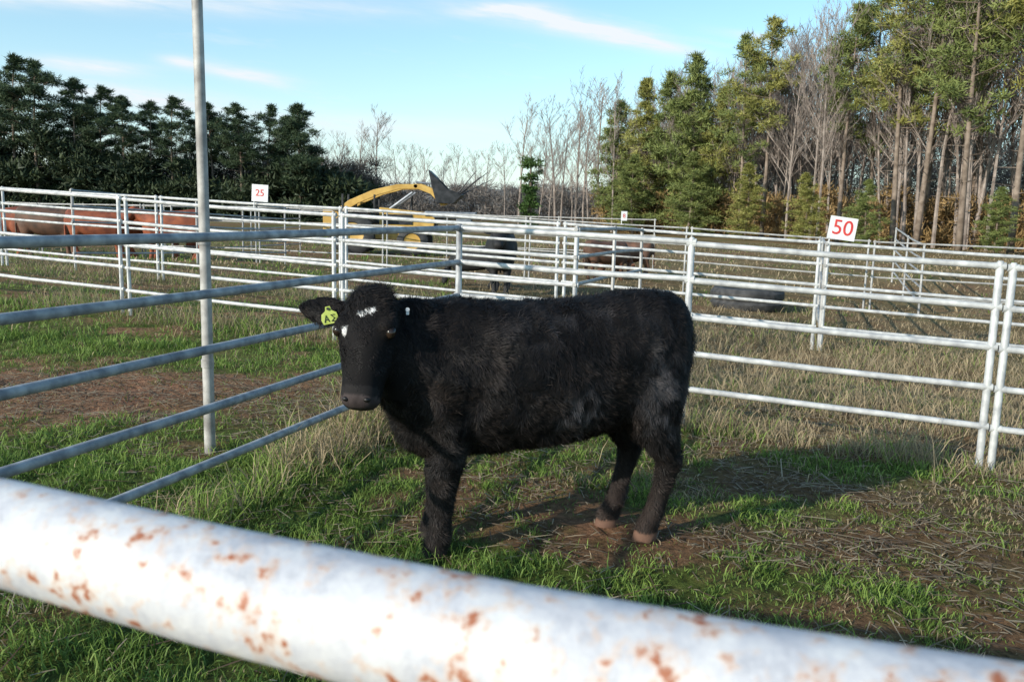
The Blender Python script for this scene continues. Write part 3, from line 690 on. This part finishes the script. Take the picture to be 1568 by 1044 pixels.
for i in range(900):
    t=random.random()**.9; x=7.5+26*t+random.gauss(0,.8); y=73-30*t+random.uniform(-1,6); pts.append((x,y,random.random()**1.5*(2.3+1.6*vnoise(x*.7,y*.2))))
under('woodland_undergrowth',pts,(np.array([.12,.075,.035]),np.array([.36,.24,.10])),50,.42,.09,.75)
pts=[]
for i in range(1500):
    t=random.random(); x=11+36*t+random.gauss(0,.8); y=94-28*t+random.uniform(-3,5); pts.append((x,y,random.random()*(8.0+2.5*vnoise(x*.3,7.7))))
under('woodland_backdrop',pts,(np.array([.12,.095,.08]),np.array([.31,.25,.21])),45,1.2,.06,1.2)
# far wooded hills closing the gap
xs2=np.linspace(-400,400,161)
hz=4+7*fbm(xs2*.012+5,xs2*0,77)
V=np.concatenate([np.stack([xs2,np.full(161,260.)+0*xs2,-1+0*xs2],1),np.stack([xs2,np.full(161,262.),hz+1.2*(vnoise(xs2*.6,xs2*0,3))],1)])
i=np.arange(160); F=np.stack([i,i+1,i+162,i+161],1)
M_hill=noisemat('wooded_hill',(.10,.11,.125),(.19,.185,.18),.4,.95)
obj('distant_hill',mesh_np('distant_hill',V,F,[M_hill],smooth=True))
# ---------------------------------------------------------------- light, sky
sd=Vector((2.6,2.1,0)).normalized(); el=math.radians(21)
sunvec=Vector((-sd.x*math.cos(el),-sd.y*math.cos(el),math.sin(el)))
sl=bpy.data.lights.new('sun','SUN'); sl.energy=5.0; sl.angle=math.radians(.5); sl.color=(1,.93,.82)
so=bpy.data.objects.new('sun',sl); COL.objects.link(so); so.rotation_euler=(-sunvec).to_track_quat('-Z','Y').to_euler()
w=bpy.data.worlds.new('World'); scene.world=w; w.use_nodes=True; nt=w.node_tree; L=nt.links
bg=nt.nodes['Background']; sky=nt.nodes.new('ShaderNodeTexSky'); sky.sky_type='NISHITA'; sky.sun_disc=False
sky.sun_elevation=el; sky.sun_rotation=math.atan2(sunvec.x,sunvec.y)%(2*math.pi); sky.altitude=100; sky.air_density=1.0; sky.dust_density=.6; sky.ozone_density=1.0
tc=N(nt,'ShaderNodeTexCoord'); sp=N(nt,'ShaderNodeSeparateXYZ'); L.new(tc.outputs['Generated'],sp.inputs[0])
def M(op,a,b=None,c=None):
    n=nt.nodes.new('ShaderNodeMath'); n.operation=op
    for i,v in enumerate((a,b,c)):
        if v is None: continue
        if isinstance(v,(int,float)): n.inputs[i].default_value=v
        else: L.new(v,n.inputs[i])
    return n.outputs[0]
ya=M('MAXIMUM',M('ABSOLUTE',sp.outputs[1]),.15); u=M('DIVIDE',sp.outputs[0],ya); v=M('DIVIDE',sp.outputs[2],ya)
cb=nt.nodes.new('ShaderNodeCombineXYZ'); L.new(M('MULTIPLY',u,3.0),cb.inputs[0]); L.new(M('MULTIPLY',M('ADD',v,M('MULTIPLY',u,.12)),16),cb.inputs[1])
nz=N(nt,'ShaderNodeTexNoise',Scale=1.6,Detail=9,Roughness=.62); L.new(cb.outputs[0],nz.inputs['Vector'])
cb2=nt.nodes.new('ShaderNodeCombineXYZ'); L.new(M('MULTIPLY',u,9.0),cb2.inputs[0]); L.new(M('MULTIPLY',M('ADD',v,M('MULTIPLY',u,.12)),60),cb2.inputs[1])
nz2=N(nt,'ShaderNodeTexNoise',Scale=1.3,Detail=8,Roughness=.6); L.new(cb2.outputs[0],nz2.inputs['Vector'])
tot=M('MULTIPLY',M('SUBTRACT',nz.outputs['Fac'],.57),1.6); tot=M('MAXIMUM',tot,0.0)
def streak(cu,cv,su,sv,rot,amp):
    du=M('SUBTRACT',u,cu); dv=M('SUBTRACT',v,cv); c=math.cos(rot); s=math.sin(rot)
    a=M('DIVIDE',M('ADD',M('MULTIPLY',du,c),M('MULTIPLY',dv,s)),su); b=M('DIVIDE',M('SUBTRACT',M('MULTIPLY',dv,c),M('MULTIPLY',du,s)),sv)
    q=M('ADD',M('POWER',M('ABSOLUTE',a),2.0),M('POWER',M('ABSOLUTE',b),2.0))
    e=M('EXPONENT',M('MULTIPLY',q,-1.0))
    return M('MULTIPLY',M('MULTIPLY',e,amp),M('ADD',M('MULTIPLY',nz2.outputs['Fac'],2.2),-.3))
for s in [(.045,.210,.11,.011,-.17,1.1),(.13,.193,.06,.007,-.19,1.1),(-.02,.222,.05,.006,.1,.6),(-.485,.150,.060,.008,-.06,.9),(-.31,.145,.050,.008,-.14,.9),(-.385,.158,.022,.006,-.1,.8),(-.42,.115,.14,.013,-.08,.7),(-.5,.226,.35,.014,-.02,.8),(-.15,.09,.14,.014,0,.5),(.26,.20,.04,.005,-.1,.5)]:
    tot=M('ADD',tot,streak(*s))
hzn=M('EXPONENT',M('MULTIPLY',M('ABSOLUTE',sp.outputs[2]),-10.0))
tot=M('ADD',tot,M('MULTIPLY',hzn,.85)); tot=M('MINIMUM',M('MAXIMUM',tot,0.0),1.0)
tint=N(nt,'ShaderNodeMix',data_type='RGBA',blend_type='MULTIPLY'); tint.inputs[0].default_value=1; L.new(sky.outputs[0],tint.inputs[6]); tint.inputs[7].default_value=(1.05,1.40,1.45,1)
mx=N(nt,'ShaderNodeMix',data_type='RGBA'); L.new(tot,mx.inputs[0])
L.new(tint.outputs[2],mx.inputs[6]); mx.inputs[7].default_value=(5.9,6.3,6.7,1)
L.new(mx.outputs[2],bg.inputs[0]); bg.inputs[1].default_value=.15
# ---------------------------------------------------------------- camera
cd=bpy.data.cameras.new('camera'); cam=bpy.data.objects.new('camera',cd); COL.objects.link(cam)
cd.lens=30; cd.sensor_width=36; cd.clip_start=.02; cd.clip_end=6000
cam.matrix_world=Matrix.Translation((0,0,1.55))@Matrix.Rotation(math.radians(90-8.66),4,'X')@Matrix.Rotation(math.radians(1.43),4,'Z')
cd.dof.use_dof=True; cd.dof.focus_distance=4.2; cd.dof.aperture_fstop=14
scene.camera=cam
scene.view_settings.view_transform='Standard'; scene.view_settings.look='None'; scene.view_settings.exposure=0
